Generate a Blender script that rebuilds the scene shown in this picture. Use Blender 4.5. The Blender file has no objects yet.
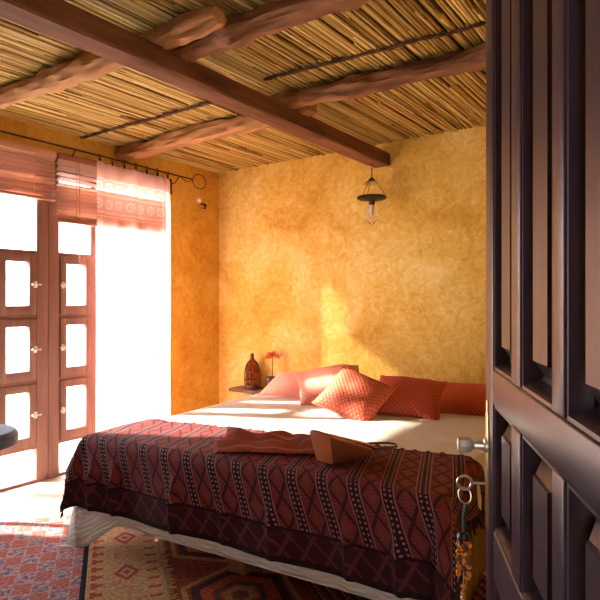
import bpy, bmesh, math, random
from mathutils import Vector, Matrix, Euler, noise
random.seed(7)
sc = bpy.context.scene
COL = sc.collection
PI = math.pi
R = math.radians

# ------------------------------------------------------------------ helpers
class X:
    """a float socket with operators that add Math nodes"""
    def __init__(s, nt, sock): s.nt, s.s = nt, sock
    def m(s, op, b=None, c=None):
        n = s.nt.nodes.new('ShaderNodeMath'); n.operation = op
        for i, v in enumerate((s, b, c)):
            if v is None: continue
            if isinstance(v, X): s.nt.links.new(v.s, n.inputs[i])
            else: n.inputs[i].default_value = float(v)
        return X(s.nt, n.outputs[0])
    def __add__(s, b): return s.m('ADD', b)
    def __sub__(s, b): return s.m('SUBTRACT', b)
    def __mul__(s, b): return s.m('MULTIPLY', b)
    def __truediv__(s, b): return s.m('DIVIDE', b)
    def frac(s): return s.m('FRACT')
    def abs(s): return s.m('ABSOLUTE')
    def lt(s, b): return s.m('LESS_THAN', b)
    def gt(s, b): return s.m('GREATER_THAN', b)
    def mn(s, b): return s.m('MINIMUM', b)
    def mx(s, b): return s.m('MAXIMUM', b)
    def sin(s): return s.m('SINE')
    def sqrt(s): return s.m('SQRT')
    def floor(s): return s.m('FLOOR')
    def tri(s): return (s.frac()*2-1).abs()
    def inv(s): return (s*-1)+1
    def band(s, a, b): return s.gt(a)*s.lt(b)

class Mat:
    def __init__(s, name, color=(.5,.5,.5), rough=.6, metal=0, spec=.5):
        s.mat = bpy.data.materials.new(name); s.mat.use_nodes = True
        s.nt = s.mat.node_tree; s.n = s.nt.nodes; s.l = s.nt.links
        s.b = s.n['Principled BSDF']; s.out = s.n['Material Output']
        s.b.inputs['Base Color'].default_value = (*color, 1)
        s.b.inputs['Roughness'].default_value = rough
        s.b.inputs['Metallic'].default_value = metal
        s.b.inputs['Specular IOR Level'].default_value = spec
    def obj(s, scale=(1,1,1), rot=(0,0,0)):
        tc = s.n.new('ShaderNodeTexCoord'); mp = s.n.new('ShaderNodeMapping')
        mp.inputs['Scale'].default_value = scale; mp.inputs['Rotation'].default_value = rot
        s.l.new(tc.outputs['Object'], mp.inputs[0]); return mp.outputs[0]
    def uv(s):
        tc = s.n.new('ShaderNodeUVMap'); sp = s.n.new('ShaderNodeSeparateXYZ')
        s.l.new(tc.outputs[0], sp.inputs[0]); return X(s.nt, sp.outputs[0]), X(s.nt, sp.outputs[1])
    def uvv(s): return s.n.new('ShaderNodeUVMap').outputs[0]
    def noise(s, vec, scale=5, detail=4, rough=.55, dist=0):
        n = s.n.new('ShaderNodeTexNoise'); n.inputs['Scale'].default_value = scale
        n.inputs['Detail'].default_value = detail; n.inputs['Roughness'].default_value = rough
        n.inputs['Distortion'].default_value = dist
        if vec is not None: s.l.new(vec, n.inputs['Vector'])
        return X(s.nt, n.outputs['Fac'])
    def island(s): return X(s.nt, s.n.new('ShaderNodeNewGeometry').outputs['Random Per Island'])
    def ramp(s, fac, stops):
        r = s.n.new('ShaderNodeValToRGB'); e = r.color_ramp.elements
        while len(e) < len(stops): e.new(.5)
        for el, (p, c) in zip(e, stops): el.position = p; el.color = (*c, 1)
        s.l.new(fac.s, r.inputs[0]); return r.outputs[0]
    def mix(s, fac, a, b):
        n = s.n.new('ShaderNodeMix'); n.data_type = 'RGBA'
        if isinstance(fac, X): s.l.new(fac.s, n.inputs[0])
        else: n.inputs[0].default_value = fac
        for k, v in ((6, a), (7, b)):
            if isinstance(v, tuple): n.inputs[k].default_value = (*v, 1)
            else: s.l.new(v, n.inputs[k])
        return n.outputs[2]
    def mul(s, a, b):
        n = s.n.new('ShaderNodeMix'); n.data_type = 'RGBA'; n.blend_type = 'MULTIPLY'; n.inputs[0].default_value = 1
        for k, v in ((6, a), (7, b)):
            if isinstance(v, tuple): n.inputs[k].default_value = (*v, 1)
            else: s.l.new(v, n.inputs[k])
        return n.outputs[2]
    def color(s, c): s.l.new(c, s.b.inputs['Base Color']); return s
    def rough(s, x): s.l.new(x.s, s.b.inputs['Roughness']); return s
    def bump(s, h, strength=.3, dist=.01):
        n = s.n.new('ShaderNodeBump'); n.inputs['Strength'].default_value = strength
        n.inputs['Distance'].default_value = dist
        s.l.new(h.s, n.inputs['Height']); s.l.new(n.outputs[0], s.b.inputs['Normal']); s.bn = n; return s

class MB:
    """collects shapes, built as ONE mesh object"""
    def __init__(s): s.bm = bmesh.new(); s.uvl = s.bm.loops.layers.uv.new('UVMap')
    def box(s, c, size, rot=None, bevel=0, seg=2):
        r = bmesh.ops.create_cube(s.bm, size=1)['verts']
        for v in r: v.co = Vector((v.co.x*size[0], v.co.y*size[1], v.co.z*size[2]))
        if bevel:
            es = list({e for v in r for e in v.link_edges})
            g = bmesh.ops.bevel(s.bm, geom=es, offset=bevel, segments=seg, affect='EDGES', profile=.5)
            r = list({v for f in g['faces'] for v in f.verts} | {v for v in r if v.is_valid})
        M = Matrix.Translation(Vector(c)) @ (rot.to_4x4() if rot else Matrix.Identity(4))
        for v in r: v.co = M @ v.co
        return s
    def span(s, a, b, bevel=0, seg=2):
        return s.box([(p+q)/2 for p, q in zip(a, b)], [abs(q-p) for p, q in zip(a, b)], None, bevel, seg)
    def tube(s, pts, rad, seg=8, cap=True, closed=False, flat=1.0, up=None):
        pts = [Vector(p) for p in pts]; n = len(pts)
        if not hasattr(rad, '__len__'): rad = [rad]*n
        rings = []; prev = None
        for i, p in enumerate(pts):
            if closed: t = pts[(i+1) % n]-pts[i-1]
            else: t = pts[min(i+1, n-1)]-pts[max(i-1, 0)]
            t.normalize()
            if prev is None:
                a = Vector(up) if up else (Vector((0,0,1)) if abs(t.z) < .9 else Vector((1,0,0)))
                u = a.cross(t).normalized()
            else: u = (prev - t*prev.dot(t)).normalized()
            prev = u; w = t.cross(u)
            rings.append([s.bm.verts.new(p + u*math.cos(2*PI*k/seg)*rad[i] + w*math.sin(2*PI*k/seg)*rad[i]*flat) for k in range(seg)])
        for i in range(n if closed else n-1):
            A, B = rings[i], rings[(i+1) % n]
            for k in range(seg): s.bm.faces.new((A[k], A[(k+1) % seg], B[(k+1) % seg], B[k]))
        if cap and not closed: s.bm.faces.new(rings[0][::-1]); s.bm.faces.new(rings[-1])
        return s
    def lathe(s, prof, seg=24, o=(0,0,0), axis=None):
        o = Vector(o); M = axis or Matrix.Identity(3); rings = []
        for r, z in prof:
            if r < 1e-5: rings.append([s.bm.verts.new(o + M @ Vector((0,0,z)))])
            else: rings.append([s.bm.verts.new(o + M @ Vector((r*math.cos(2*PI*k/seg), r*math.sin(2*PI*k/seg), z))) for k in range(seg)])
        for A, B in zip(rings, rings[1:]):
            for k in range(seg):
                k2 = (k+1) % seg
                f = [A[k % len(A)], A[k2 % len(A)], B[k2 % len(B)], B[k % len(B)]]
                f = list(dict.fromkeys(f))
                if len(f) > 2: s.bm.faces.new(f)
        return s
    def ball(s, c, r, seg=10, sc_=(1,1,1)):
        pr = [(r*math.sin(PI*i/seg), -r*math.cos(PI*i/seg)*sc_[2]) for i in range(seg+1)]
        pr[0] = (0, -r*sc_[2]); pr[-1] = (0, r*sc_[2])
        return s.lathe(pr, seg+2, c, Matrix.Diagonal((sc_[0], sc_[1], 1)))
    def grid(s, f, us, vs, uv=None):
        V = [[s.bm.verts.new(f(u, v)) for v in vs] for u in us]
        for i in range(len(us)-1):
            for j in range(len(vs)-1):
                fc = s.bm.faces.new((V[i][j], V[i+1][j], V[i+1][j+1], V[i][j+1]))
                if uv:
                    for lp, (a, b) in zip(fc.loops, ((i,j),(i+1,j),(i+1,j+1),(i,j+1))):
                        lp[s.uvl].uv = uv(us[a], vs[b])
        return s
    def prism(s, poly, vec):
        A = [s.bm.verts.new(Vector(p)) for p in poly]; B = [s.bm.verts.new(Vector(p)+Vector(vec)) for p in poly]; n = len(A)
        s.bm.faces.new(A[::-1]); s.bm.faces.new(B)
        for k in range(n): s.bm.faces.new((A[k], A[(k+1) % n], B[(k+1) % n], B[k]))
        return s
    def build(s, name, m, parent=None, loc=None, rot=None, smooth=35, solid=0, norm=True, kind=None, off=-1):
        if norm: bmesh.ops.recalc_face_normals(s.bm, faces=s.bm.faces)
        me = bpy.data.meshes.new(name); s.bm.to_mesh(me); s.bm.free()
        me.materials.append(m.mat)
        if smooth:
            for p in me.polygons: p.use_smooth = True
            me.set_sharp_from_angle(angle=R(smooth))
        o = bpy.data.objects.new(name, me); COL.objects.link(o)
        if loc is not None: o.location = loc
        if rot is not None: o.rotation_euler = rot
        if parent: o.parent = parent
        if solid:
            md = o.modifiers.new('thickness', 'SOLIDIFY'); md.thickness = solid; md.offset = off
        if kind: o['kind'] = kind
        return o

def tag(o, label, cat, group=None):
    o['label'] = label; o['category'] = cat
    if group: o['group'] = group
    return o
def thing(name, label, cat, loc=(0,0,0), rotz=0, group=None):
    o = bpy.data.objects.new(name, None); COL.objects.link(o); o.empty_display_size = .1
    o.location = loc; o.rotation_euler = (0,0,rotz)
    return tag(o, label, cat, group)
def lin(a, b, n): return [a+(b-a)*i/(n-1) for i in range(n)]
def nz(x, y=0, z=0): return noise.noise(Vector((x, y, z)))

# ------------------------------------------------------------------ camera (stands in the doorway)
CH = 1.35
cam = bpy.data.objects.new('camera', bpy.data.cameras.new('camera')); COL.objects.link(cam)
cam.location = (0, 0, CH); cam.rotation_euler = (R(90), 0, R(35.5))
cam.data.sensor_width = 36; cam.data.lens = 33.6; cam.data.clip_start = .02
sc.camera = cam

# ------------------------------------------------------------------ materials
def plaster(name, c0, c1, c2):
    m = Mat(name, rough=.85, spec=.2); v = m.obj()
    n1 = m.noise(v, 1.6, 6, .62, .8); n2 = m.noise(v, 9, 5, .65, 2.2); n3 = m.noise(v, 45, 3, .6)
    f = n1*.55 + n2*.4 + n3*.12
    m.color(m.ramp(f, [(.39, c0), (.53, c1), (.66, c2)]))
    return m.bump(n2*.7 + n3*.3, .35, .02)
M_wall = plaster('ochre_plaster', (.58,.31,.040), (.76,.50,.11), (.88,.69,.28))
M_lwall = plaster('orange_plaster', (.58,.25,.030), (.74,.40,.06), (.82,.53,.12))

def wood(name, dark, light, rough=.5, scale=(1,1,1), spec=.4, bump=.25):
    m = Mat(name, rough=rough, spec=spec); v = m.obj(scale)
    n1 = m.noise(v, 6, 5, .6, 1.2); n2 = m.noise(v, 26, 4, .6, .4)
    f = n1*.65 + n2*.35
    m.color(m.ramp(f, [(.34, dark), (.66, light)]))
    return m.bump(f, bump, .01)
M_beam = wood('dark_beam_wood', (.085,.030,.014), (.26,.105,.048), .75, (1,.12,1), .15)
M_log = wood('log_wood', (.22,.085,.03), (.56,.28,.11), .8, (.16,1,1), .3, .5)
M_logd = wood('log_wood_dark', (.10,.034,.014), (.38,.16,.06), .8, (.16,1,1), .3, .6)
M_door = wood('door_wood', (.026,.013,.023), (.050,.025,.042), .34, (1,1,.07), .5, .12)
M_frame = wood('window_wood', (.22,.105,.088), (.35,.18,.15), .5, (1,1,.1), .4, .1)
M_blind = wood('blind_slat_wood', (.42,.17,.11), (.62,.30,.20), .5, (1,.1,1), .4, .05)
oi = X(M_blind.nt, M_blind.n.new('ShaderNodeObjectInfo').outputs['Random'])
M_blind.color(M_blind.mix(oi, (.36,.13,.085), (.66,.36,.25)))
M_bedwood = wood('bed_leg_wood', (.16,.05,.02), (.32,.12,.05), .5)
M_shelf = wood('shelf_wood', (.10,.05,.035), (.2,.11,.08), .6, (.2,1,1))

m = M_reed = Mat('dry_reed', rough=.6, spec=.3)
v = m.obj((1,.12,1)); isl = m.island()
f = isl*.72 + m.noise(v, 40, 3)*.3
m.color(m.ramp(f, [(.10,(.11,.05,.010)), (.30,(.38,.23,.05)), (.62,(.58,.40,.12)), (.95,(.76,.59,.25))]))
m.bump(m.noise(v, 90, 2), .2, .004)
M_board = Mat('dark_board', (.03,.015,.007), .9)
M_rope = Mat('lashing', (.09,.035,.012), .9)

m = M_floor = Mat('stone_tiles', rough=.6); v = m.obj()
br = m.n.new('ShaderNodeTexBrick'); m.l.new(v, br.inputs[0]); br.inputs['Scale'].default_value = 1
br.inputs['Brick Width'].default_value = .4; br.inputs['Row Height'].default_value = .4; br.inputs['Mortar Size'].default_value = .006
br.offset = 0
br.inputs['Color1'].default_value = (.62,.50,.38,1); br.inputs['Color2'].default_value = (.56,.42,.31,1); br.inputs['Mortar'].default_value = (.36,.28,.21,1)
n = m.noise(v, 5, 5)
m.color(m.mul(br.outputs[0], m.ramp(n, [(.3,(.8,.78,.75)), (.7,(1,1,1))])))
M_terrace = Mat('terrace_stone', (.72,.68,.6), .8)

m = M_glass = Mat('window_glass'); m.n.remove(m.b)
tr = m.n.new('ShaderNodeBsdfTransparent'); gl = m.n.new('ShaderNodeBsdfGlossy'); gl.inputs['Roughness'].default_value = .02
mx = m.n.new('ShaderNodeMixShader'); mx.inputs[0].default_value = .04
m.l.new(tr.outputs[0], mx.inputs[1]); m.l.new(gl.outputs[0], mx.inputs[2]); m.l.new(mx.outputs[0], m.out.inputs[0])
M_clear = Mat('lamp_glass', (.95,.93,.9), .03); M_clear.b.inputs['Transmission Weight'].default_value = .92; M_clear.b.inputs['IOR'].default_value = 1.2
M_amber = Mat('amber_glass', (.42,.11,.02), .12); M_amber.b.inputs['Transmission Weight'].default_value = .75; M_amber.b.inputs['IOR'].default_value = 1.15
M_bead = Mat('amber_bead', (.95,.34,.03), .06); M_bead.b.inputs['Transmission Weight'].default_value = .6; M_bead.b.inputs['IOR'].default_value = 1.4
M_brass = Mat('aged_brass', (.62,.47,.24), .32, 1)
M_nickel = Mat('pale_metal', (.80,.71,.60), .35, .65)
M_key = Mat('worn_steel', (.55,.47,.38), .3, 1)
M_iron = Mat('black_iron', (.03,.022,.02), .5, .6)
M_rust = Mat('rusty_metal', (.16,.07,.04), .55, .5)
M_navy = Mat('navy_vinyl', (.012,.014,.026), .6, 0, .25)
M_white = Mat('white_ceramic', (.85,.83,.8), .3)
M_black = Mat('black_leather', (.02,.013,.012), .35)
M_pot = Mat('dark_glazed_pot', (.07,.045,.03), .25)
M_stem = Mat('flower_stem', (.18,.10,.05), .7)
M_petal = Mat('coral_petal', (.78,.22,.12), .7)

m = M_spread = Mat('cream_quilt', rough=.85, spec=.15); a, b = m.uv()
uvv = m.uvv(); nn = m.noise(uvv, 7, 3, .5, .5)
q = ((b + nn*.05)*(1/.022)).tri(); q2 = m.noise(uvv, 60, 3)
m.color(m.mix(q.lt(.22)*.28, m.ramp(nn, [(.3,(.80,.73,.63)), (.7,(.88,.82,.74))]), (.55,.44,.34)))
m.bump(q*.8+q2*.5, 1.0, .012)
M_base = Mat('bed_base_cloth', (.26,.135,.05), .9, 0, .1)

m = M_blanket = Mat('woven_burgundy', rough=.75, spec=.12); a, b = m.uv(); uvv = m.uvv()
P = .148; t = (a/P).frac(); jit = m.noise(uvv, 14, 4)
lt = t.lt(.58)
Xq = (t*(2/.58) - 1).abs(); tb = (b/.13).tri()
dia = (Xq*.95 + tb - 1).abs(); outl = dia.lt(.17)*lt
inn = ((Xq + tb).lt(.45))*lt
fine = ((b/.014).tri()).lt(.45)*lt
band = t.band(.62, .93)
c1 = ((t-.70)*P); c2 = ((t-.85)*P); bb = ((b/.02).frac()-.5)*.02
dot = ((c1*c1+bb*bb).sqrt().lt(.0048)).mx((c2*c2+bb*bb).sqrt().lt(.0048))
ln = ((t-.60).abs().lt(.020)).mx((t-.955).abs().lt(.020))*((b/.008).tri().gt(.22))
col = m.mix(jit, (.115,.018,.020), (.185,.036,.034))
col = m.mix(fine*.55, col, (.23,.052,.044))
col = m.mix(inn*.6, col, (.22,.040,.034))
col = m.mix(outl, col, (.052,.012,.018))
col = m.mix(band, col, (.030,.009,.016))
col = m.mix(dot, col, (.36,.17,.15))
col = m.mix(ln*.8, col, (.38,.15,.14))
bx = ((a/.11).frac()*2-1).abs(); by = (b/.115).tri(); bd = (bx+by-1).abs()
bcol = m.mix(bd.lt(.16), m.mix(jit, (.030,.008,.012), (.055,.013,.018)), (.115,.028,.03))
col = m.mix(b.lt(-.262), col, bcol)
hem = b.lt(-.375).mx(((b+.262).abs()).lt(.006))
col = m.mix(hem, col, (.022,.008,.012))
m.color(col)
m.bump(outl*-.6 + dot*.8 + ln*.8 + fine*.4 - band*.4 + jit*.4, .6, .006)
M_fringe = Mat('black_fringe', (.018,.007,.010), .8)

m = M_scarf = Mat('coral_scarf', rough=.7); a, b = m.uv()
s1 = (b*38).tri(); nn = m.noise(m.uvv(), 9, 3)
col = m.mix(nn, (.36,.055,.035), (.54,.115,.07)); col = m.mix((b*9).tri().gt(.82)*.6, col, (.66,.28,.21))
m.color(col); m.bump(s1*.6+nn, .8, .008)
m = M_bag = Mat('tan_leather', rough=.36, spec=.5); v = m.obj()
m.color(m.ramp(m.noise(v, 12, 4), [(.3,(.46,.115,.045)), (.7,(.60,.18,.075))])); m.bump(m.noise(v, 160, 2), .15, .002)
M_bagd = Mat('dark_leather_side', (.15,.035,.018), .4)

def pillow_mat(name, c0, c1, per):
    m = Mat(name, rough=.6, spec=.3); a, b = m.uv()
    p, q = (a+b)/per, (a-b)/per
    h = (p.tri()*.5+.0).mx(q.tri()*.5)
    w = (p.tri().mn(q.tri()))
    col = m.mix(w.gt(.35), c0, c1); m.color(col)
    return m.bump(w, .6, .006)
M_pil = pillow_mat('coral_weave', (.44,.075,.035), (.60,.14,.07), .032)
M_pil_lit = pillow_mat('coral_weave_lit', (.64,.21,.15), (.76,.31,.23), .03)  # paler than the coral weave: sunlight painted into the colour
M_pil3 = pillow_mat('red_weave', (.40,.05,.022), (.54,.095,.042), .03)

m = M_curtain = Mat('sheer_salmon'); m.n.remove(m.b); a, b = m.uv(); uvv = m.uvv()
top = b.gt(1.98)
row = lambda z0, z1: b.band(z0, z1)
ca = (a/.105).frac()-.5
def rings(z0):
    dy = (b-z0)*(1/.105); r = (ca*ca+dy*dy).sqrt()
    return ((r-.30).abs().lt(.07)).mx(r.lt(.10))
lace = rings(2.255).mx(rings(2.12)).mx((b-2.19).abs().lt(.006)).mx((b-2.32).abs().lt(.006)).mx((b-2.05).abs().lt(.005)).mx((b-2.02).abs().lt(.004))
weave = m.noise(uvv, 30, 4)
fac = lace*.6 + weave*.25
col = m.mix(fac, (.84,.44,.36), (.95,.78,.70))
trn = m.n.new('ShaderNodeBsdfTransparent'); trn.inputs[0].default_value = (1,.93,.9,1)
tl = m.n.new('ShaderNodeBsdfTranslucent'); df = m.n.new('ShaderNodeBsdfDiffuse')
m.l.new(col, tl.inputs[0]); m.l.new(col, df.inputs[0])
x1 = m.n.new('ShaderNodeMixShader'); x1.inputs[0].default_value = .35
m.l.new(tl.outputs[0], x1.inputs[1]); m.l.new(df.outputs[0], x1.inputs[2])
x2 = m.n.new('ShaderNodeMixShader'); fx = (lace*.10 + .84)
m.l.new(fx.s, x2.inputs[0]); m.l.new(trn.outputs[0], x2.inputs[1]); m.l.new(x1.outputs[0], x2.inputs[2]); m.l.new(x2.outputs[0], m.out.inputs[0])

# rugs: uv in metres (u across, v along)
def rug_base(name):
    m = Mat(name, rough=.95, spec=.05); a, b = m.uv(); uvv = m.uvv()
    w = m.noise(uvv, 120, 2); m.bump(w, .5, .004)
    return m, a, b, uvv
m, a, b, uvv = rug_base('lattice_rug_pile'); M_rug1 = m
p, q = (a/.083), (b/.108)
ch = ((p.floor()+q.floor())*.5).frac().gt(.25)
edge = (p.frac()-.5).abs().gt(.455).mx((q.frac()-.5).abs().gt(.455))
mot = (((p.tri()-.5).abs()+(q.tri()-.5).abs()).lt(.30)); nn = m.noise(uvv, 35, 3)
stri = ((a+b)*26).tri().lt(.4)
c = m.mix(nn, (.40,.12,.10), (.52,.20,.17))
c = m.mix(stri*.5, c, (.34,.085,.08))
c2 = m.mix(nn.gt(.5), (.22,.15,.20), (.44,.28,.29))  # pattern contrast lowered, sunlit haze put into the colours
c = m.mix(ch, c, c2); c = m.mix(edge*.8, c, (.52,.31,.26))
c = m.mix(a.gt(1.955), c, (.025,.016,.022)); m.color(m.mul(c, m.ramp(m.noise(uvv, 55, 4, .65), [(.36,(.52,.46,.42)), (.62,(1,1,1))])))
m, a, b, uvv = rug_base('beige_rug_pile'); M_rug2 = m
nn = m.noise(uvv, 40, 3)
c = m.mix(nn, (.40,.225,.105), (.50,.31,.16))
r1 = ((b/.085).frac()-.5).abs()
comb = (a.band(.02,.075))*((r1.lt(.16)).mx((a-.03).abs().lt(.012)*r1.lt(.34)))
c = m.mix(comb, c, (.36,.065,.04))
comb2 = (a.band(.28,.335))*(r1.lt(.13))
c = m.mix(comb2, c, (.36,.065,.04))
d = (a-.185).abs()/.06 + ((b/.42).frac()-.5).abs()*.42/.085
c = m.mix((d-.85).abs().lt(.22), c, (.34,.06,.05)); c = m.mix(d.lt(.38), c, (.36,.10,.07)); c = m.mix(d.lt(.16), c, (.10,.08,.12))
fl = (m.noise(uvv, 17, 2).gt(.62))*a.band(.09,.27)*(d.gt(1.3))
c = m.mix(fl*.8, c, (.42,.13,.12)); m.color(m.mul(c, m.ramp(m.noise(uvv, 55, 4, .65), [(.36,(.52,.46,.42)), (.62,(1,1,1))])))
m, a, b, uvv = rug_base('rust_rug_pile'); M_rug3 = m
nn = m.noise(uvv, 40, 3)
c = m.mix(nn, (.25,.045,.022), (.36,.075,.035))
hx = (a-.33).abs()/.24; hy = ((b/.62).frac()-.5).abs()*.62/.24
h = hx.mx(hx*.5 + hy*.87)
c = m.mix((h-1).abs().lt(.05), c, (.40,.22,.09)); c = m.mix((h-.8).abs().lt(.08), c, (.07,.03,.03))
c = m.mix(h.lt(.70), c, (.42,.08,.035)); c = m.mix((h-.42).abs().lt(.06), c, (.10,.06,.05)); c = m.mix(h.lt(.30), c, (.36,.20,.08)); c = m.mix(h.lt(.16), c, (.20,.06,.05))
dots = ((a/.045).tri().gt(.6))*((b/.045).tri().gt(.6))*(h.gt(1.15))
c = m.mix(dots*.8, c, (.12,.04,.05)); 
st = a.gt(.66); sa = (a/.05).frac()
c = m.mix(st*sa.lt(.5), c, (.10,.025,.02)); c = m.mix(st*((sa-.5).abs().lt(.08))*((b/.03).tri().gt(.4)), c, (.5,.3,.14)); m.color(m.mul(c, m.ramp(m.noise(uvv, 55, 4, .65), [(.36,(.52,.46,.42)), (.62,(1,1,1))])))

# ------------------------------------------------------------------ room shell
XL, YB, ZC = -4.0, 4.18, 2.64
def struct(o): o['kind'] = 'structure'; return o
OY0, OY1, OZ = 1.10, 3.53, 2.42      # the glazed opening in the left wall
mb = MB(); T = .16
mb.span((XL-T,-1.4,-.05),(XL,OY0,2.9)); mb.span((XL-T,OY1,-.05),(XL,YB+.2,2.9)); mb.span((XL-T,OY0,OZ),(XL,OY1,2.9))
struct(mb.build('wall_left', M_lwall, smooth=0))
struct(MB().span((XL-T,YB,-.05),(.4,YB+.2,2.9)).build('wall_back', M_wall, smooth=0))
mb = MB()
mb.span((.0,.66,-.05),(.22,YB,2.9)); mb.span((.0,-1.4,-.05),(.22,-.42,2.9)); mb.span((.0,-.42,2.26),(.22,.66,2.9))
struct(mb.build('wall_right', M_wall, smooth=0))
struct(MB().span((XL,-1.4,-.05),(0,-1.2,2.9)).build('wall_front', Mat('light_cutting_brown', (.15,.08,.05), .9), smooth=0))  # unseen wall, coloured dark to cut bounce light on the foreground
struct(MB().span((XL-T,-1.4,-.08),(.22,YB+.2,0)).build('floor', M_floor, smooth=0))
struct(MB().span((-14,-9,-.12),(9,12,-.08)).build('ground', M_terrace, smooth=0))

struct(MB().span((1.9,-3.2,-.08),(2.05,YB,2.9)).build('wall_hall_blocker', Mat('blocker_grey', (.36,.36,.40), .85), smooth=0))  # unseen wall added to reduce sky light through the doorway
struct(MB().span((.22,-3.2,2.66),(2.05,YB,2.8)).build('ceiling_hall_blocker', M_board, smooth=0))  # unseen roof added over the hall to keep sky light out
# reed ceiling: one woven surface
mb = MB(); rnd = random.Random(3)
mb.span((XL-T,-1.4,2.672),(.22,YB+.2,2.75))
x = XL+.006
while x < .22:
    y = -1.2 - rnd.random()*1.2
    while y < YB:
        L = 1.0+rnd.random()*1.5; y2 = min(y+L, YB+.03); y1 = max(y, -1.2)
        if y2-y1 > .05:
            r = .0068+rnd.random()*.0040; dx = (rnd.random()-.5)*.026; z = ZC+.006+rnd.random()*.012
            pts = [(x+dx*(k/3-.5)+rnd.uniform(-.003,.003), y1+(y2-y1)*k/3, z+rnd.uniform(-.004,.004)) for k in range(4)]
            mb.tube(pts, [r, r*rnd.uniform(.9,1.1), r*rnd.uniform(.85,1.1), r*.85], 6)
        y += L-.05
    x += .0175+rnd.random()*.0055
ce = struct(mb.build('ceiling', M_reed, smooth=60)); ce.data.materials.append(M_board.mat)
for p in ce.data.polygons:
    if p.center.z > 2.668: p.material_index = 1

# ------------------------------------------------------------------ beams
def log(name, p0, p1, r0, m, label, seed, flat=.8, n=70, knots=(), sq=2.0):
    mb = MB(); rr = random.Random(seed); p0, p1 = Vector(p0), Vector(p1)
    pts, rad = [], []
    for i in range(n):
        t = i/(n-1); p = p0.lerp(p1, t)
        p += Vector((0, .03*nz(t*3.1+seed), .012*nz(t*4+seed*2)))
        k = sum(.35*math.exp(-((t-kc)/.03)**2) for kc in knots)
        pts.append(p); rad.append(r0*(1+.18*nz(t*7+seed*3)+.10*nz(t*19+seed)+k))
    rad[0] *= .8; rad[-1] *= .75
    mb.tube(pts, rad, 26, flat=flat)
    ax = (p1-p0).normalized()
    for v in mb.bm.verts:
        c = v.co; t = (c-p0).dot(ax)
        d = c-(p0+ax*t); a = math.atan2(d.z, d.y)
        q = (abs(math.cos(a))**sq + abs(math.sin(a))**sq)**(-1/sq) if d.length > 1e-4 else 1
        v.co = c + d*(q-1 + .34*nz(t*4.2, 2.2*math.cos(a)+seed, 2.2*math.sin(a)) + .26*nz(t*9, 3.5*math.cos(a)+seed, 3.5*math.sin(a)) + .10*nz(t*25, 6*math.cos(a)+seed, 6*math.sin(a)))
        v.co.z = min(v.co.z, ZC+.004)
    o = mb.build(name, m, loc=None, smooth=50)
    return tag(o, label, 'beam', 'ceiling logs')
BX0, BX1 = -2.22, -2.07
mb = MB(); n = 60; us = lin(-1.2, YB-.003, n)
def beam_pt(y, k):
    w = .006*nz(y*2.2, k*1.7); w2 = .006*nz(y*2.2, k*1.7+9)
    cor = [(BX0,2.462),(BX0+.012,2.452),(BX1-.012,2.452),(BX1,2.460),(BX1,2.552),(BX0,2.552)][k]
    return Vector((cor[0]+w, y, cor[1]+w2))
rings_ = [[mb.bm.verts.new(beam_pt(y, k)) for k in range(6)] for y in us]
for A, B in zip(rings_, rings_[1:]):
    for k in range(6): mb.bm.faces.new((A[k], A[(k+1)%6], B[(k+1)%6], B[k]))
mb.bm.faces.new(rings_[0]); mb.bm.faces.new(rings_[-1][::-1])
tag(mb.build('ceiling_beam', M_beam, smooth=30), 'long dark squared timber beam running under the logs to back wall', 'beam')
log('ceiling_log', (XL-.02,1.74,2.585), (-1.70,1.78,2.588), .055, M_log, 'pale log over the window end, its rough end jutting past the dark beam', 1, knots=(.45,.52,.6,.93))
log('ceiling_log', (-2.34,1.93,2.585), (.05,1.93,2.585), .058, M_logd, 'dark knotted log nearest the doorway, right of the squared beam', 2, knots=(.25,.5))
log('ceiling_log', (XL-.02,2.98,2.585), (-2.0,2.95,2.588), .062, M_log, 'smooth pale log above the curtain rod, left of squared beam', 3, sq=5)
log('ceiling_log', (-2.34,2.80,2.585), (.05,2.88,2.585), .060, M_logd, 'dark knotted log right of the squared beam, nearer the back wall', 4, knots=(.3,.62))

def lashing(p0, p1, label, seed):
    mb = MB(); rr = random.Random(seed); p0, p1 = Vector(p0), Vector(p1); L = (p1-p0).length; n = int(L/.012)
    for ph in (0, PI):
        pts = []
        for i in range(n+1):
            t = i/n; a = ph + t*L/.05*2*PI
            p = p0.lerp(p1, t) + Vector((0, .007*math.cos(a)+.012*nz(t*L*5, seed), .004*math.sin(a)))
            pts.append(p)
        mb.tube(pts, [.0065+.0035*nz(i*.2, ph) for i in range(n+1)], 5)
    for i in range(int(L/.022)):
        t = rr.random(); p = p0.lerp(p1, t)
        mb.tube([p, p+Vector((rr.uniform(-.03,.03), rr.choice((-1,1))*rr.uniform(.015,.05), .004))], [.006,.002], 4)
    tag(mb.build('lashing_cord', M_rope, smooth=60), label, 'cord', 'cords lashing the ceiling reeds')
lashing((XL+.02,2.60,2.632), (BX0-.01,2.63,2.632), 'dark lashing cord across the reeds on window side of squared beam', 5)
lashing((BX1+.01,2.53,2.632), (-.02,2.66,2.632), 'dark lashing cord across the reeds on the door side of squared beam', 6)

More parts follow.
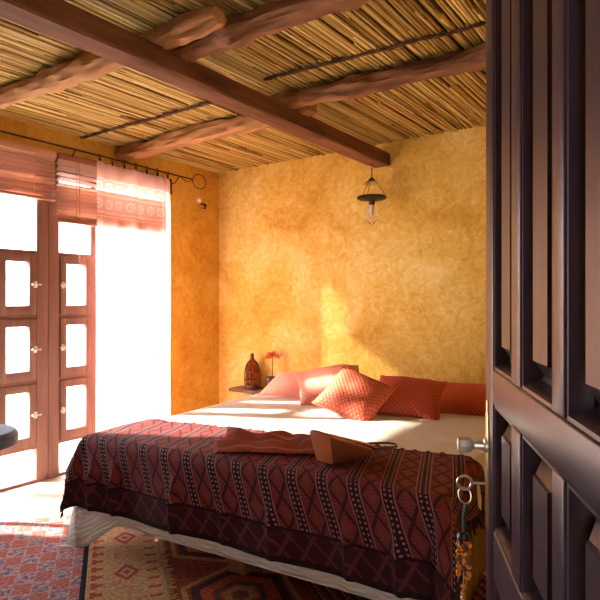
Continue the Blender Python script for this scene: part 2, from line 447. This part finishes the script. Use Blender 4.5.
# ------------------------------------------------------------------ glazed doors in the left wall
W1 = thing('window_1', 'red-brown wooden glazed doors with small latched casements', 'window', (XL, 0, 0))
del W1['category']; W1['kind'] = 'structure'
FX0, FX1 = -.085, -.012     # relative to the wall face
def wbox(name, y0, y1, z0, z1, x0=FX0, x1=FX1, parent=W1, m=M_frame, bev=.005):
    return MB().span((x0,y0,z0),(x1,y1,z1),bev).build(name, m, parent)
for y0, y1 in ((OY0,OY0+.07),(1.88,1.96),(2.71,2.76),(OY1-.06,OY1)): wbox('jamb', y0, y1, .0, OZ)
wbox('post', 2.245, 2.333, .0, OZ, FX0, .004); wbox('post', 2.337, 2.425, .0, OZ, FX0, .004)
wbox('head_rail', OY0, OY1, 2.30, OZ, FX0+.004, FX1-.004)
for y0, y1 in ((1.96,2.245),(2.425,2.71)):
    for z in (.26, .745, 1.225, 1.70): wbox('transom', y0, y1, z-.014, z+.016, FX0, -.004)
    for z0, z1 in ((.02,.246),(1.716,2.30)):
        MB().span((-.052,y0,z0),(-.047,y1,z1)).build('pane', M_glass, W1)
    for ci, (z0, z1) in enumerate(((.275,.732),(.760,1.212),(1.240,1.687))):
        mb = MB(); f = .058; x0, x1 = -.05, .012
        mb.span((x0,y0+.006,z0),(x1,y0+f,z1),.005); mb.span((x0,y1-f,z0),(x1,y1-.006,z1),.005)
        mb.span((x0,y0+f-.004,z0),(x1-.002,y1-f+.004,z0+f+.01),.004); mb.span((x0,y0+f-.004,z1-f),(x1-.002,y1-f+.004,z1),.004)
        c = mb.build('casement', M_frame, W1)
        MB().span((-.022,y0+f,z0+f),(-.018,y1-f,z1-f)).build('pane', M_glass, c)
        yl = y1-.02 if y0 < 2.2 else y0+.02; s_ = 1 if y0 < 2.2 else -1
        mb = MB(); zc = (z0+z1)/2
        mb.box((.016,yl,zc),(.008,.022,.05),None,.003); mb.tube([(.016,yl,zc),(.04,yl,zc)], .006, 8)
        mb.tube([(.038,yl-.026,zc),(.038,yl+.03,zc)], [.006,.005], 8); mb.ball((.038,yl-.026,zc),.009,8); mb.ball((.038,yl+.03,zc),.008,8); mb.tube([(.038,yl,zc-.022),(.038,yl,zc+.022)], .005, 8)
        mb.build('latch', M_nickel, c)['label'] = 'pale metal turn latch'
for y0, y1 in ((OY0+.07,1.88),(2.76,OY1-.06)):
    MB().span((-.052,y0,.02),(-.047,y1,2.30)).build('pane', M_glass, W1)
wbox('sill', OY0, OY1, 0, .02, -.15, .0)

# ------------------------------------------------------------------ blinds, rod, curtain
def blind(y0, y1, ztop, zs, tilts, label, xx):
    t = thing('venetian_blind', label, 'blind', (xx, (y0+y1)/2, ztop), 0, 'slatted wooden blinds')
    h = (y1-y0)/2
    MB().span((-.03,-h,-.05),(.03,h,0),.004).build('headrail', M_blind, t)
    for z, tl_ in zip(zs, tilts):
        MB().box((0,0,z-ztop),(.05,2*h,.0035),Euler((0,R(tl_),0)).to_matrix(),.001,1).build('slat', M_blind, t)
    zb = zs[-1]-ztop-.022
    MB().span((-.028,-h,zb-.02),(.028,h,zb),.004).build('bottom_rail', M_blind, t)
    for yy in (-h*.72, h*.72):
        MB().tube([(.031,yy,-.04),(.031,yy,zb)], .0022, 5).build('ladder_cord', M_blind, t)
    return t
zs = [2.395-.0305*i for i in range(9)]+[2.132]
b1 = blind(1.10, 2.355, 2.462, zs, [-50+6*math.sin(i*1.7) for i in range(9)]+[-30], 'wide wooden slatted blind drawn up above the left casements', XL+.055)
zs = [2.395,2.352,2.309,2.266,2.226,2.192,2.162,2.132,2.102,2.072,2.042,2.012,1.982]
b2 = blind(2.375, 3.39, 2.462, zs, [-44,-38,-22,-20,-24,-48,-50,-46,-52,-48,-54,-48,-50], 'wooden slatted blind half lowered, mostly hidden behind the sheer curtain', XL+.055)
MB().tube([(.04,-.345,-.04),(.043,-.345,-.4),(.04,-.341,-.82)], .0028, 5).build('pull_cord', M_blind, b2)
mbb = MB(); mbb.ball((.04,-.341,-.83), .009, 8, (1,1,1.6)); mbb.build('cord_tassel', M_blind, b2)

RX = XL+.125; RZ = 2.492
rod = thing('curtain_rod', 'thin black iron curtain rod with a round wire loop end', 'curtain rod', (RX, 3.5, RZ))
MB().tube([(0,-2.2,.012),(0,-.9,.004),(0,.19,-.01)], .0065, 8).build('rod', M_iron, rod)
mb = MB(); cy = .283
mb.tube([(0,cy-.085*math.cos(a_),-.016+.068*math.sin(a_)) for a_ in lin(0, 2*PI, 33)[:-1]], .0042, 8, closed=True)
mb.tube([(0,.05,-.02),(0,.13,-.045),(0,cy-.085,-.018)], .0035, 6)
mb.build('loop_finial', M_iron, rod)
for yy in (.035, -1.02, -2.1):
    MB().tube([(-.123,yy,-.07),(-.06,yy,-.06),(0,yy,-.004)], .005, 6).span((-.125,yy-.014,-.16),(-.117,yy+.014,-.02),.002).build('bracket', M_iron, rod)

CY0, CY1 = 2.665, 3.42
cur = thing('sheer_curtain', 'sheer salmon curtain with embroidered top hanging before the bright glazing', 'curtain', (RX, 0, 0))
clips = lin(CY0+.03, CY1-.03, 7)
def cpt(u, v):     # u along the rod, v height
    d = (2.455-v)/2.4
    sag = .016*abs(math.sin(PI*(u-clips[0])/(clips[1]-clips[0])))*max(0, 1-d*9)
    f = math.sin(u*38)*.016 + math.sin(u*21+1)*.014
    e_ = max(0, (u-(CY1-.09))/.09); u += .075*e_
    return Vector((f*(.35+.65*min(1, d*3))*(1-e_) + .012*nz(u*5, v*1.3) - .085*e_, u + .006*nz(v*2, u*7) - .012*d*(1 if u < 3.1 else -.6), v-sag))
MB().grid(cpt, lin(CY0, CY1, 120), lin(.03, 2.455, 70), lambda u, v: (u, v)).build('curtain_panel', M_curtain, cur, smooth=80)
for yy in clips:
    mb = MB(); mb.tube([(0,yy,RZ+.012*math.cos(a_)-.002 + .0), (0,yy,RZ)] if 0 else [(.016*math.sin(a_),yy,RZ-.003+.016*math.cos(a_)) for a_ in lin(0, 2*PI, 15)[:-1]], .0022, 6, closed=True)
    mb.span((-.004,yy-.005,2.435),(.012,yy+.005,2.474),.002)
    mb.build('ring_clip', M_iron, cur)

# ------------------------------------------------------------------ bed
BR = R(5.5); BO = Vector((-2.76, 1.87, 0)); BW, BL, BT = 1.95, 2.05, .575
ROT = Matrix.Rotation(BR, 3, 'Z')
def bw(u, v, z=0): return BO + ROT @ Vector((u, v, z))
bed = thing('bed', 'wide bed with short wooden legs under the cream bedspread', 'bed', BO, BR)
MB().span((.02,.06,.20),(BW+.01,BL,.36),.02).build('bed_base', M_base, bed)
MB().span((.012,.012,.335),(BW-.012,BL,BT),.05,4).build('mattress', M_base, bed)
for lx in (.14, .92, BW-.16):
    for ly in (.15 if lx > .5 else .5, BL-.14):
        MB().span((lx-.05,ly-.05,0),(lx+.05,ly+.05,.205),.008).build('leg', M_bedwood, bed)
MB().span((.14,.12,.135),(BW-.14,.165,.20),.006).build('rail', M_bedwood, bed)
vb = MB(); vb.grid(lambda u, v: Vector((BW+.022+.007*math.sin(u*52+v*3)+.01*(1-v/.36), u, v)), lin(.03, BL, 110), lin(.02, .36, 8), lambda u, v: (u, v)); vb.build('valance', M_base, bed, smooth=80, solid=.004)['label'] = 'brown gathered valance cloth'

def drape(a, b, top, r=.04, flare=.12, folds=None, bL=BL, corner=.35, floor=.012, wob=None):
    sx = 1 if a > BW else (-1 if a < 0 else 0)
    da = max(-a, a-BW, 0); db = max(-b, 0); L = math.hypot(da, db)
    ca, cb = min(max(a, 0), BW), max(b, 0)
    if L < 1e-6: return Vector((ca, cb, top + (wob(a, b) if wob else 0)))
    dx, dy = sx*da/L, -db/L
    q = r*PI/2
    if L < q: g = L/r; out, down = r*math.sin(g), r*(1-math.cos(g))
    else: out, down = r, r+L-q
    s2 = 2*abs(dx*dy)
    out += flare*down*(1-.5*down) + corner*down*s2
    if folds: out += folds(a, b, down, s2)
    z = top-down
    if z < floor: out += (floor-z)*.7; z = floor + .004*(nz(a*20, b*20)+1)
    return Vector((ca+dx*out, cb+dy*out, z))

def sp_fold(a, b, down, s2):
    if b < 0 and 0 <= a <= BW: return 0
    return down*.05*math.sin(b*19)*(1-s2)*(0 if b < 0 else 1) + down*.035*math.sin(a*9+1)*(0 if b >= 0 else 1)
def sp_wob(a, b): return .010*nz(a*2.3, b*2.3, 3) + .004*nz(a*7, b*7, 5)
dedup = lambda L: sorted(set(round(x, 5) for x in L))
us = dedup(lin(-.36, 0, 22)+lin(0, .4, 24)+lin(.4, BW, 60)+lin(BW, BW+.20, 12)); vs = dedup(lin(-.44, 0, 26)+lin(0, BL, 80))
def spf(a, b):
    if b < 0: b *= 1 + .40*max(0, min(1, 1-(a-.02)/.26))
    return drape(a, b, BT+.012, .045, .10, sp_fold, wob=sp_wob, corner=.10)
o = MB().grid(spf, us, vs, lambda a, b: (a, b)).build('bedspread', M_spread, None, BO, (0,0,BR), smooth=80, solid=.006, norm=False)
tag(o, 'cream quilted bedspread over the bed, one corner trailing to the floor', 'bedspread')

def far(a): t = min(max(a/BW, 0), 1); return .43+.13*math.sin(t*PI*.62)+.006*nz(a*9)
creases = [(.24,.03),(.66,.035),(1.22,.02),(1.58,.03),(1.80,.035),(.95,.015),(.08,.03)]
def bl_fold(a, b, down, s2):
    e = 0
    if b < 0:
        s = a + b*.10
        for c, h in creases: e += 1.4*h*math.exp(-((s-c)/.018)**2)*min(1, max(0, (down-.10)/.12))*(1-.75*max(0, (down-.25)/.15))
        e += .012*(1+math.sin(a*11+.6))*down/.4
    else: e += .025*math.sin(b*24)*down/.3
    return e*(1-s2*.6)
OLl, OLr, OLf = -.12, .20, -.40
us = dedup(lin(OLl, 0, 10)+lin(0, BW, 150)+lin(BW, BW+OLr, 16)); ts = dedup(lin(0, .48, 44)+lin(.48, 1, 50))
def bmap(a, t):
    f = far(a); return OLf + (0-OLf)*t/.48 if t < .48 else f*(t-.48)/.52
def blw(a, b): return sp_wob(a, b) + .004*nz(a*16, b*5) + .006*math.exp(-((b-far(a)+.012)/.012)**2)
def blf(a, t): return drape(a, bmap(a, t), BT+.030, .05, .12, bl_fold, wob=blw, corner=.32)
blk = thing('throw_blanket', 'burgundy woven blanket with lattice stripes laid across the foot of the bed', 'blanket', BO, BR)
MB().grid(blf, us, ts, lambda a, t: (a+bmap(a, t)*(.27 if bmap(a, t) > 0 else .44), bmap(a, t))).build('woven_cloth', M_blanket, blk, smooth=80, solid=.006, norm=False)
mb = MB(); rr = random.Random(4)
def tassel(p, d, L, r=.004):
    p = Vector(p); q = p + Vector(d)*L
    mb.tube([p, p.lerp(q, .5)+Vector((rr.uniform(-.006,.006), rr.uniform(-.006,.006), 0)), q], [r*.7, r*1.2, r*.5], 5)
for i in range(75):      # right-hand edge
    t = i/74; p = blf(BW+OLr, t); tassel(p, (rr.uniform(-.1,.35), rr.uniform(-.3,.3), -1), rr.uniform(.035,.065), .0065)
for i in range(40):      # left-hand edge
    t = i/39; p = blf(OLl, t); tassel(p, (rr.uniform(-.4,.1), rr.uniform(-.3,.3), -1), rr.uniform(.035,.06), .006)
fr_ = mb.build('fringe', M_fringe, blk, smooth=60); fr_['kind'] = 'stuff'; fr_['label'] = 'black thread fringe'
mb = MB()
for i in range(26):
    a_ = .05+BW*.95*i/25; mb.ball((a_+rr.uniform(-.02,.02), far(a_)+.002, BT+.032+sp_wob(a_, far(a_))), rr.uniform(.006,.010), 6, (1.6,1,.7))
mb.build('edge_knot', Mat('burgundy_yarn', (.10,.018,.02), .8), blk, smooth=60)['kind'] = 'stuff'

# scarf bunched on the blanket
A0, A1 = Vector((.80,.13)), Vector((1.36,.33)); ax = (A1-A0).normalized(); ay = Vector((-ax.y, ax.x))
def sfp(s, w):     # s 0..1 along, w -1..1 across
    wid = .13*(1-.45*s)*(1+.12*nz(s*4, w))
    p = A0.lerp(A1, s) + ay*(w*wid + .018*nz(s*3.3, w*1.5, 2)) + ax*(.03*nz(w*3.1, 7.7)*(1-s)*2)
    h = .016+(.030+.055*abs(math.sin(w*6.5+3.2*nz(s*2.6, w*1.4)+1.2*s)))*(1-w**4)*(.75+.35*nz(s*5, w*2)) 
    if s < .03 or s > .97: h *= .5
    b_ = p.y
    if b_ < 0:
        q = drape(p.x, b_, BT+.030, .05, .12); n_ = Vector((0,-.7,.7)); return q + n_*max(h, .004)
    return Vector((p.x, b_, BT+.026+sp_wob(p.x, b_)+h))
o = MB().grid(sfp, lin(0, 1, 70), lin(-1, 1, 60), lambda s, w: (s*.8, w*.5)).build('scarf', M_scarf, None, BO, (0,0,BR), smooth=80, solid=.003, norm=False)
tag(o, 'crumpled coral scarf lying on the burgundy blanket beside the leather bag', 'scarf')

# leather bag: a wedge, tall at its left end
bp = bw(1.455, .07, BT+.049); bdir = math.atan2(.295, .088)
bag = thing('leather_bag', 'tan leather wedge-shaped bag lying on the burgundy blanket', 'bag', bp, bdir)
def wedge(mb, L, y0, y1, h0, h1, x0=0, lean=.0, bev=.008):
    vs_ = [(x0,y0,0),(L,y0,0),(L,y1,0),(x0,y1,0),(x0+lean,y0,h0),(L,y0,h1),(L,y1,h1),(x0+lean-.02,y1,h0+.005)]
    V = [mb.bm.verts.new(p) for p in vs_]
    for f in ((0,1,2,3),(4,5,6,7),(0,1,5,4),(1,2,6,5),(2,3,7,6),(3,0,4,7)): mb.bm.faces.new([V[i] for i in f])
    bmesh.ops.recalc_face_normals(mb.bm, faces=mb.bm.faces)
    bmesh.ops.bevel(mb.bm, geom=list(mb.bm.edges), offset=bev, segments=3, affect='EDGES', profile=.5)
    return mb
wedge(MB(), .27, 0, .105, .140, .028, 0, -.025, .012).build('bag_body', M_bag, bag)
wedge(MB(), .262, -.0025, .02, .124, .024, .014, -.016, .006).build('side_gusset', M_bagd, bag)['label'] = 'dark brown leather side panel'
MB().grid(lambda s, w: Vector((-.030+.335*s, .004+.098*w,   .1425-.112*s+.006*math.sin(PI*w)-.02*max(0, s-.85))), lin(0, 1, 24), lin(0, 1, 8)).build('flap', M_bag, bag, smooth=60, solid=.005)
mb = MB()
mb.tube([(.24,.02,.02),(.31,-.01,.03),(.40,-.02,.022),(.44,.02,.02),(.42,.06,.022),(.32,.085,.03),(.24,.09,.022)], .009, 8, flat=.6)
mb.build('strap', M_black, bag)['label'] = 'black leather strap'
MB().tube([(.428,.0,.030),(.436,.015,.030)], .004, 8).build('buckle', M_nickel, bag)

# ------------------------------------------------------------------ pillows
def pillow(label, c, size, h, yaw, tilt, roll, m, seed):
    t = thing('pillow', label, 'pillow', c, 0, 'pillows at the head of the bed')
    t.rotation_euler = (Matrix.Rotation(R(yaw), 3, 'Z') @ Matrix.Rotation(R(tilt), 3, 'X') @ Matrix.Rotation(R(roll), 3, 'Z')).to_euler()
    W, H = size[0]/2, size[1]/2
    def f(sgn):
        def g(a, b):
            k = max(0, (1-abs(a)**2.6))*max(0, (1-abs(b)**2.6)); k = k**.55
            x = a*W*(1-.075*(1-abs(a))*0-.07*(1-b*b)*abs(a)**3); y = b*H*(1-.07*(1-a*a)*abs(b)**3)
            return Vector((x, y, sgn*h/2*k + .012*k*nz(a*2+seed, b*2, sgn) + .010*nz(a*1.3+seed, b*1.3)))
        return g
    mb = MB(); gr = [math.sin(PI/2*x) for x in lin(-1, 1, 33)]
    for sgn in (1, -1): mb.grid(f(sgn), gr, gr, lambda a, b: (a*W, b*H))
    bmesh.ops.remove_doubles(mb.bm, verts=mb.bm.verts, dist=.0005)
    mb.build('pillow_cover', m, t, smooth=80)
    mb = MB(); g = f(1); e = [g(x, -1) for x in lin(-1, 1, 20)]+[g(1, x) for x in lin(-1, 1, 20)][1:]+[g(x, 1) for x in lin(1, -1, 20)][1:]+[g(-1, x) for x in lin(1, -1, 20)][1:-1]
    mb.tube(e, .0055, 6, closed=True); mb.build('seam_piping', m, t, smooth=60)
    return t
pillow('pillow with sunlit pink colouring at far left, next to the wall shelf', (-2.66,3.66,.655), (.50,.35), .16, 6, 24, 0, M_pil_lit, 1)
pillow('large pillow with sunlit pink colouring propped behind the tilted coral one', (-2.27,3.58,.712), (.50,.40), .18, 22, 28, 18, M_pil_lit, 2)
pillow('coral woven pillow standing tilted on one corner in front of the others', (-1.87,3.24,.715), (.42,.38), .17, 24, 39, -27, M_pil, 3)
pillow('orange-red patterned pillow right of the tilted one', (-1.60,3.50,.690), (.46,.36), .17, 16, 38, -4, M_pil3, 4)
pillow('orange-red pillow at far right, partly behind the open door', (-1.24,3.80,.665), (.50,.34), .13, 10, 30, 0, M_pil3, 5)

# ------------------------------------------------------------------ wall shelf with lantern and plant
SZ = .505
sh = thing('wall_shelf', 'small dark wooden shelf on the back wall by the bed', 'shelf', (-3.40, YB, SZ))
MB().span((-.29,-.19,-.032),(.32,-.002,0),.004).build('shelf_board', M_shelf, sh)
for bx in (-.06, .2): MB().prism([(bx,-.002,-.032),(bx,-.13,-.032),(bx,-.115,-.06),(bx,-.05,-.10),(bx,-.03,-.17),(bx,-.002,-.19)], (.05,0,0)).build('bracket', M_shelf, sh)
ln_ = thing('table_lantern', 'rust-brown pointed metal lantern with amber glass on the wall shelf', 'lantern', (-3.47, YB-.10, SZ))
MB().lathe([(0,0),(.075,0),(.08,.008),(.078,.018),(.066,.026),(.066,.04),(.0,.04)], 24).build('lantern_base', M_rust, ln_)
MB().lathe([(.0,.04),(.062,.04),(.064,.12),(.060,.19),(.048,.235),(.030,.262),(0,.27)], 16).build('amber_glass', M_amber, ln_)
def lr(z): 
    P_ = [(.04,.070),(.10,.073),(.16,.071),(.20,.064),(.235,.052),(.262,.034),(.275,.016)]
    for (z0, r0), (z1, r1) in zip(P_, P_[1:]):
        if z <= z1: return r0+(r1-r0)*(z-z0)/(z1-z0)
    return P_[-1][1]
for k in range(8):
    a_ = 2*PI*k/8
    MB().tube([(lr(z)*math.cos(a_), lr(z)*math.sin(a_), z) for z in lin(.036, .275, 14)], .0055, 6).build('rib', M_rust, ln_)
mb = MB()
for z in (.085, .165): mb.tube([(lr(z)*math.cos(a_), lr(z)*math.sin(a_), z) for a_ in lin(0, 2*PI, 33)[:-1]], .005, 6, closed=True)
mb.build('band', M_rust, ln_)
MB().lathe([(.02,.268),(.026,.276),(.018,.284),(.016,.305),(.021,.31),(.017,.33),(.008,.338),(0,.342)], 16).build('finial', M_rust, ln_)
pp = thing('potted_flower', 'coral pompom flower on a thin stem in a small dark pot', 'plant', (-3.225, YB-.10, SZ))
MB().lathe([(0,0),(.045,0),(.05,.02),(.058,.095),(.068,.105),(.068,.13),(.058,.13),(.052,.11),(0,.11)], 24).build('pot', M_pot, pp)
MB().tube([(0,0,.10),(.004,0,.2),(0,.002,.32)], .0045, 6).build('stem', M_stem, pp)
mb = MB(); rr = random.Random(11)
for i in range(110):
    th = rr.uniform(0, 2*PI); ph = math.acos(rr.uniform(-.35, 1)); L = rr.uniform(.05, .08)
    d = Vector((math.sin(ph)*math.cos(th), math.sin(ph)*math.sin(th), math.cos(ph)*.75)); c0 = Vector((0,.002,.325))
    mid = c0 + d*L*.55 + Vector((0,0,.008)); end = c0 + d*L + Vector((0,0,-.012))
    mb.tube([c0, mid, end], [.002,.006,.003], 5)
mb.build('flower_head', M_petal, pp, smooth=60)

# ------------------------------------------------------------------ hanging lamp under the beam end
hl = thing('hanging_lamp', 'small hanging lamp with wire hanger and clear glass bulb under the beam', 'lamp', (-2.145, 4.00, 2.452))
MB().tube([(0,0,.012),(0,0,-.02),(.012,0,-.03),(.012,0,-.045),(0,0,-.052),(-.008,0,-.044)], .003, 6).build('hook', M_iron, hl)
mb = MB()
for i in range(4):
    zc = -.058-.017*i; q = i % 2
    mb.tube([((.006*math.cos(a_) if q else 0), (0 if q else .006*math.cos(a_)), zc+.012*math.sin(a_)) for a_ in lin(0, 2*PI, 11)[:-1]], .0018, 5, closed=True)
mb.build('chain', M_iron, hl)
MB().lathe([(0,-.112),(.006,-.115),(.012,-.124),(.024,-.130),(.028,-.138),(0,-.138)], 20).build('cap', M_iron, hl)
MB().lathe([(.012,-.136),(.045,-.150),(.060,-.172),(.058,-.172),(.044,-.152),(.012,-.139)], 24).build('smoke_bell', M_clear, hl)
for k in range(3):
    a_ = R(20)+2*PI*k/3
    MB().tube([(.02*math.cos(a_), .02*math.sin(a_), -.134),(.085*math.cos(a_), .085*math.sin(a_), -.225),(.113*math.cos(a_), .113*math.sin(a_), -.282)], .0022, 6).build('wire', M_iron, hl)
MB().lathe([(.030,-.285),(.112,-.270),(.118,-.276),(.118,-.286),(.110,-.292),(.03,-.300),(.03,-.285)], 36).build('ring_tray', M_iron, hl)
MB().lathe([(0,-.285),(.022,-.287),(.022,-.315),(.026,-.32),(.026,-.335),(.018,-.34),(0,-.34)], 20).build('socket', M_rust, hl)
MB().lathe([(.024,-.335),(.030,-.345),(.034,-.365),(.050,-.395),(.055,-.425),(.046,-.455),(.028,-.478),(.016,-.492),(.014,-.51),(0,-.515)], 24).build('glass_bulb', M_clear, hl)
MB().lathe([(0,-.34),(.012,-.342),(.013,-.40),(.008,-.43),(0,-.435)], 12).build('candle_tube', M_white, hl)

wk = thing('wall_hook', 'small white and black hook fitting on orange wall beyond curtain rod', 'hook', (XL, 3.90, 2.305))
MB().lathe([(0,.022),(.020,.020),(.024,.010),(.025,.0),(0,0)], 20, (0,0,.02), Matrix.Rotation(R(90),3,'Y')).build('rosette', M_white, wk)
MB().tube([(.0,.03,-.01),(.03,.035,-.012),(.045,.04,-.03),(.04,.045,-.055),(.02,.045,-.05)], .007, 8).ball((.046,.04,-.025), .014, 8).build('hook_arm', M_iron, wk)

# ------------------------------------------------------------------ rugs (laid diagonally)
def rug(name, corner, lenu, lenv, z, m, label, wave=0, fringe_side=None):
    e1 = Vector((.81,-.585)).normalized(); e2 = Vector((.585,.811)).normalized()
    ang = math.atan2(e2.y, e2.x)        # u along e2, v along -e1
    t = thing(name, label, 'rug', (corner[0], corner[1], z), ang, 'rugs overlapping on the floor')
    def f(u, v): return Vector((u, -v, .004+wave*max(0, nz(u*3, v*3)+.2)))
    mb = MB(); mb.grid(f, lin(0, lenu, 50), lin(0, lenv, 60), lambda u, v: (u, v))
    mb.build('rug_pile', m, t, smooth=80, solid=.006)
    return t, f
C1 = Vector((-3.126, 2.12)); e1 = Vector((.81,-.585)).normalized(); e2 = Vector((.585,.811)).normalized()
c_ = C1 - e2*1.98 - e1*.0
t1, _ = rug('patterned_rug', c_, 2.0, 2.4, .004, M_rug1, 'low-contrast red and blue lattice rug by the window, edged by dark line', .004)
c_ = C1 + e2*.0 - e1*.15
t2, f2 = rug('patterned_rug', c_, .36, 2.2, .0115, M_rug2, 'narrow beige rug with red comb motifs between two darker rugs')
mb = MB(); rr = random.Random(9)
for i in range(170):
    v = 2.2*i/170; mb.tube([(.358,-v,.004),(.375,-v-rr.uniform(-.01,.01),.003),(.395+rr.uniform(-.01,.012),-v-rr.uniform(-.016,.016),.001)], [.003,.0028,.0015], 4)
fo = mb.build('rug_fringe', Mat('rug_fringe_wool', (.55,.38,.2), .95), t2); fo['kind'] = 'stuff'
c_ = C1 + e2*.34 - e1*.28
t3, _ = rug('patterned_rug', c_, 1.5, 2.4, .003, M_rug3, 'dark rust rug with a hexagon medallion reaching under the bed')

# ------------------------------------------------------------------ stool by the window
st = thing('padded_stool', 'dark navy padded stool by the window, cut by the left edge', 'stool', (-3.57,1.60,.016))
mb = MB(); mb.lathe([(0,.445),(.22,.445),(.245,.455),(.253,.48),(.25,.515),(.23,.538),(.15,.548),(0,.55)], 40); mb.build('seat_pad', M_navy, st)
MB().tube([(0,0,.01),(0,0,.45)], .025, 14).build('pedestal', M_iron, st)
MB().lathe([(0,0),(.11,0),(.11,.01),(.06,.022),(.03,.03),(0,.03)], 32).build('base_plate', M_iron, st)

# ------------------------------------------------------------------ the open panelled door
dd = Vector((.437,-.9,0)).normalized(); DO = Vector((-.42,1.36,0)); DW, DH, DT = .93, 2.2, .045
door = thing('door_1', 'dark panelled wooden door standing open in the foreground', 'door', DO, math.atan2(dd.y, dd.x))
del door['category']; door['kind'] = 'structure'
# local x: from the free edge to the hinge; local -y: the face towards the camera
# visible face normal in the world is (-.9,-.437); local y axis of this rotation is (.9,.437)
def dbox(name, x0, x1, z0, z1, y0=0, y1=DT, bev=.006): return MB().span((x0,y0,z0),(x1,y1,z1),bev,3).build(name, M_door, door)
ZB = .012
cols = [(.100,.297),(.375,.573),(.634,.830)]; rows = [(.20,.725),(.835,1.115),(1.195,2.06)]
dbox('stile', 0, .100, ZB, DH); dbox('stile', .830, DW, ZB, DH)
for x0, x1 in ((.297,.375),(.573,.634)):
    for z0, z1 in rows: dbox('mullion', x0, x1, z0-.002, z1+.002)
for z0, z1 in ((ZB,.20),(.725,.835),(1.115,1.195),(2.06,DH)): dbox('rail', .0995, .8305, z0, z1)
for x0, x1 in cols:
    for z0, z1 in rows:
        mb = MB(); mo = .016
        # ogee moulding round the recess: a frame of four sloped strips
        def ringv(i, y): return [(x0+i,y,z0+i),(x1-i,y,z0+i),(x1-i,y,z1-i),(x0+i,y,z1-i)]
        prof = [(-.002,.004),(.006,.004),(.010,.009),(.014,.018),(.018,.031),(.026,.034),(.052,.014),(.055,.009)]
        RV = [[mb.bm.verts.new(p) for p in ringv(i, y)] for i, y in prof]
        for A, B in zip(RV, RV[1:]):
            for k in range(4): mb.bm.faces.new((A[k], A[(k+1)%4], B[(k+1)%4], B[k]))
        mb.bm.faces.new(RV[-1])
        bk = [mb.bm.verts.new(p) for p in ringv(-.002, .040)]
        for k in range(4): mb.bm.faces.new((RV[0][k], RV[0][(k+1)%4], bk[(k+1)%4], bk[k]))
        mb.bm.faces.new(bk)
        mb.build('panel', M_door, door, smooth=20)
lp = MB(); lp.span((.018,-.004,.845),(.052,.002,1.085),.003); lp.span((.027,-.004,.815),(.043,.002,1.115),.003)
lpo = lp.build('lock_plate', M_brass, door); lpo['label'] = 'tall aged brass lock plate'
ax_ = Matrix.Rotation(R(90), 3, 'X')      # lathe axis towards -y
kb = MB(); kb.lathe([(0,.0),(.017,0),(.017,.006),(.010,.009),(.009,.030),(.012,.034)], 20, (.035,-.002,1.008), ax_)
kb.lathe([(.012,.034),(.016,.036),(.019,.042),(.019,.062),(.016,.067),(0,.068)], 8, (.035,-.002,1.008), ax_)
kb.build('knob', M_nickel, door)['label'] = 'pale metal door knob'

# key in the lock with a beaded tassel
KP = DO + Matrix.Rotation(math.atan2(dd.y, dd.x), 3, 'Z') @ Vector((.035, -.006, .918))
ky = thing('key_with_tassel', 'key in the door lock with hanging ring and amber bead tassel', 'key', KP, math.atan2(dd.y, dd.x))
mb = MB(); mb.tube([(0,.001,0),(0,-.032,0)], .0035, 8)
mb.tube([(0,-.047+.016*math.cos(a_),.0+.016*math.sin(a_)) for a_ in lin(0, 2*PI, 21)[:-1]], .0036, 8, closed=True); mb.build('key_shaft', M_key, ky)
MB().tube([(.016*math.sin(a_)*.6,-.047+.017*math.sin(a_)*.8,-.030+.019*math.cos(a_)) for a_ in lin(0, 2*PI, 21)[:-1]], .0016, 6, closed=True).build('key_ring', M_key, ky)
mb = MB(); mb.tube([(.003,-.047,-.05),(.005,-.052,-.085),(.004,-.05,-.115)], .008, 8, flat=.35).lathe([(0,-.115),(.012,-.118),(.016,-.128),(.015,-.132),(0,-.132)], 14, (.004,-.05,0)); mb.build('leather_loop', M_black, ky)
rr = random.Random(5)
for k in range(5):
    a_ = 2*PI*k/5; ox, oy = .013*math.cos(a_), .013*math.sin(a_)-.05; Lh = .07+.02*(k % 3)
    sb = MB().tube([(.004+ox*.6,oy,-.130),(.004+ox,oy,-.135-Lh)], .0012, 5).build('bead_string', M_brass, ky)
    for i in range(int(Lh/.017)):
        MB().ball((.004+ox, oy, -.143-.017*i-rr.uniform(0,.003)), .0068, 10, (1,1,1.0 if i % 2 else 1.3)).build('bead', M_bead if (i+k) % 3 else M_rust, sb)
cs = MB().tube([(.004,-.05,-.13),(.004,-.05,-.275)], .0013, 5).build('bead_string', M_brass, ky)
for z in (-.245,-.262,-.278): MB().ball((.004,-.05,z), .0075, 10).build('bead', M_bead, cs)
for sx in (-1, 1): MB().ball((.004+.011*sx,-.05,-.276), .0058, 10).build('bead', M_nickel, cs)

# ------------------------------------------------------------------ light
w = bpy.data.worlds.new('sky'); sc.world = w; w.use_nodes = True
bg = w.node_tree.nodes['Background']; bg.inputs[0].default_value = (.80,.89,1.0,1); bg.inputs[1].default_value = 5.0
sun = bpy.data.objects.new('sun', bpy.data.lights.new('sun', 'SUN')); COL.objects.link(sun)
sun.data.energy = 16; sun.data.angle = R(2.0); sun.data.color = (1,.90,.76)
el = R(28); az = Vector((.88,.475,0)).normalized()
sun.rotation_euler = Vector((az.x*math.cos(el), az.y*math.cos(el), -math.sin(el))).to_track_quat('-Z', 'Y').to_euler()
vs_ = sc.view_settings
vs_.view_transform = 'Standard'; vs_.look = 'None'; vs_.gamma = 1; vs_.use_curve_mapping = False; vs_.exposure = 1.3
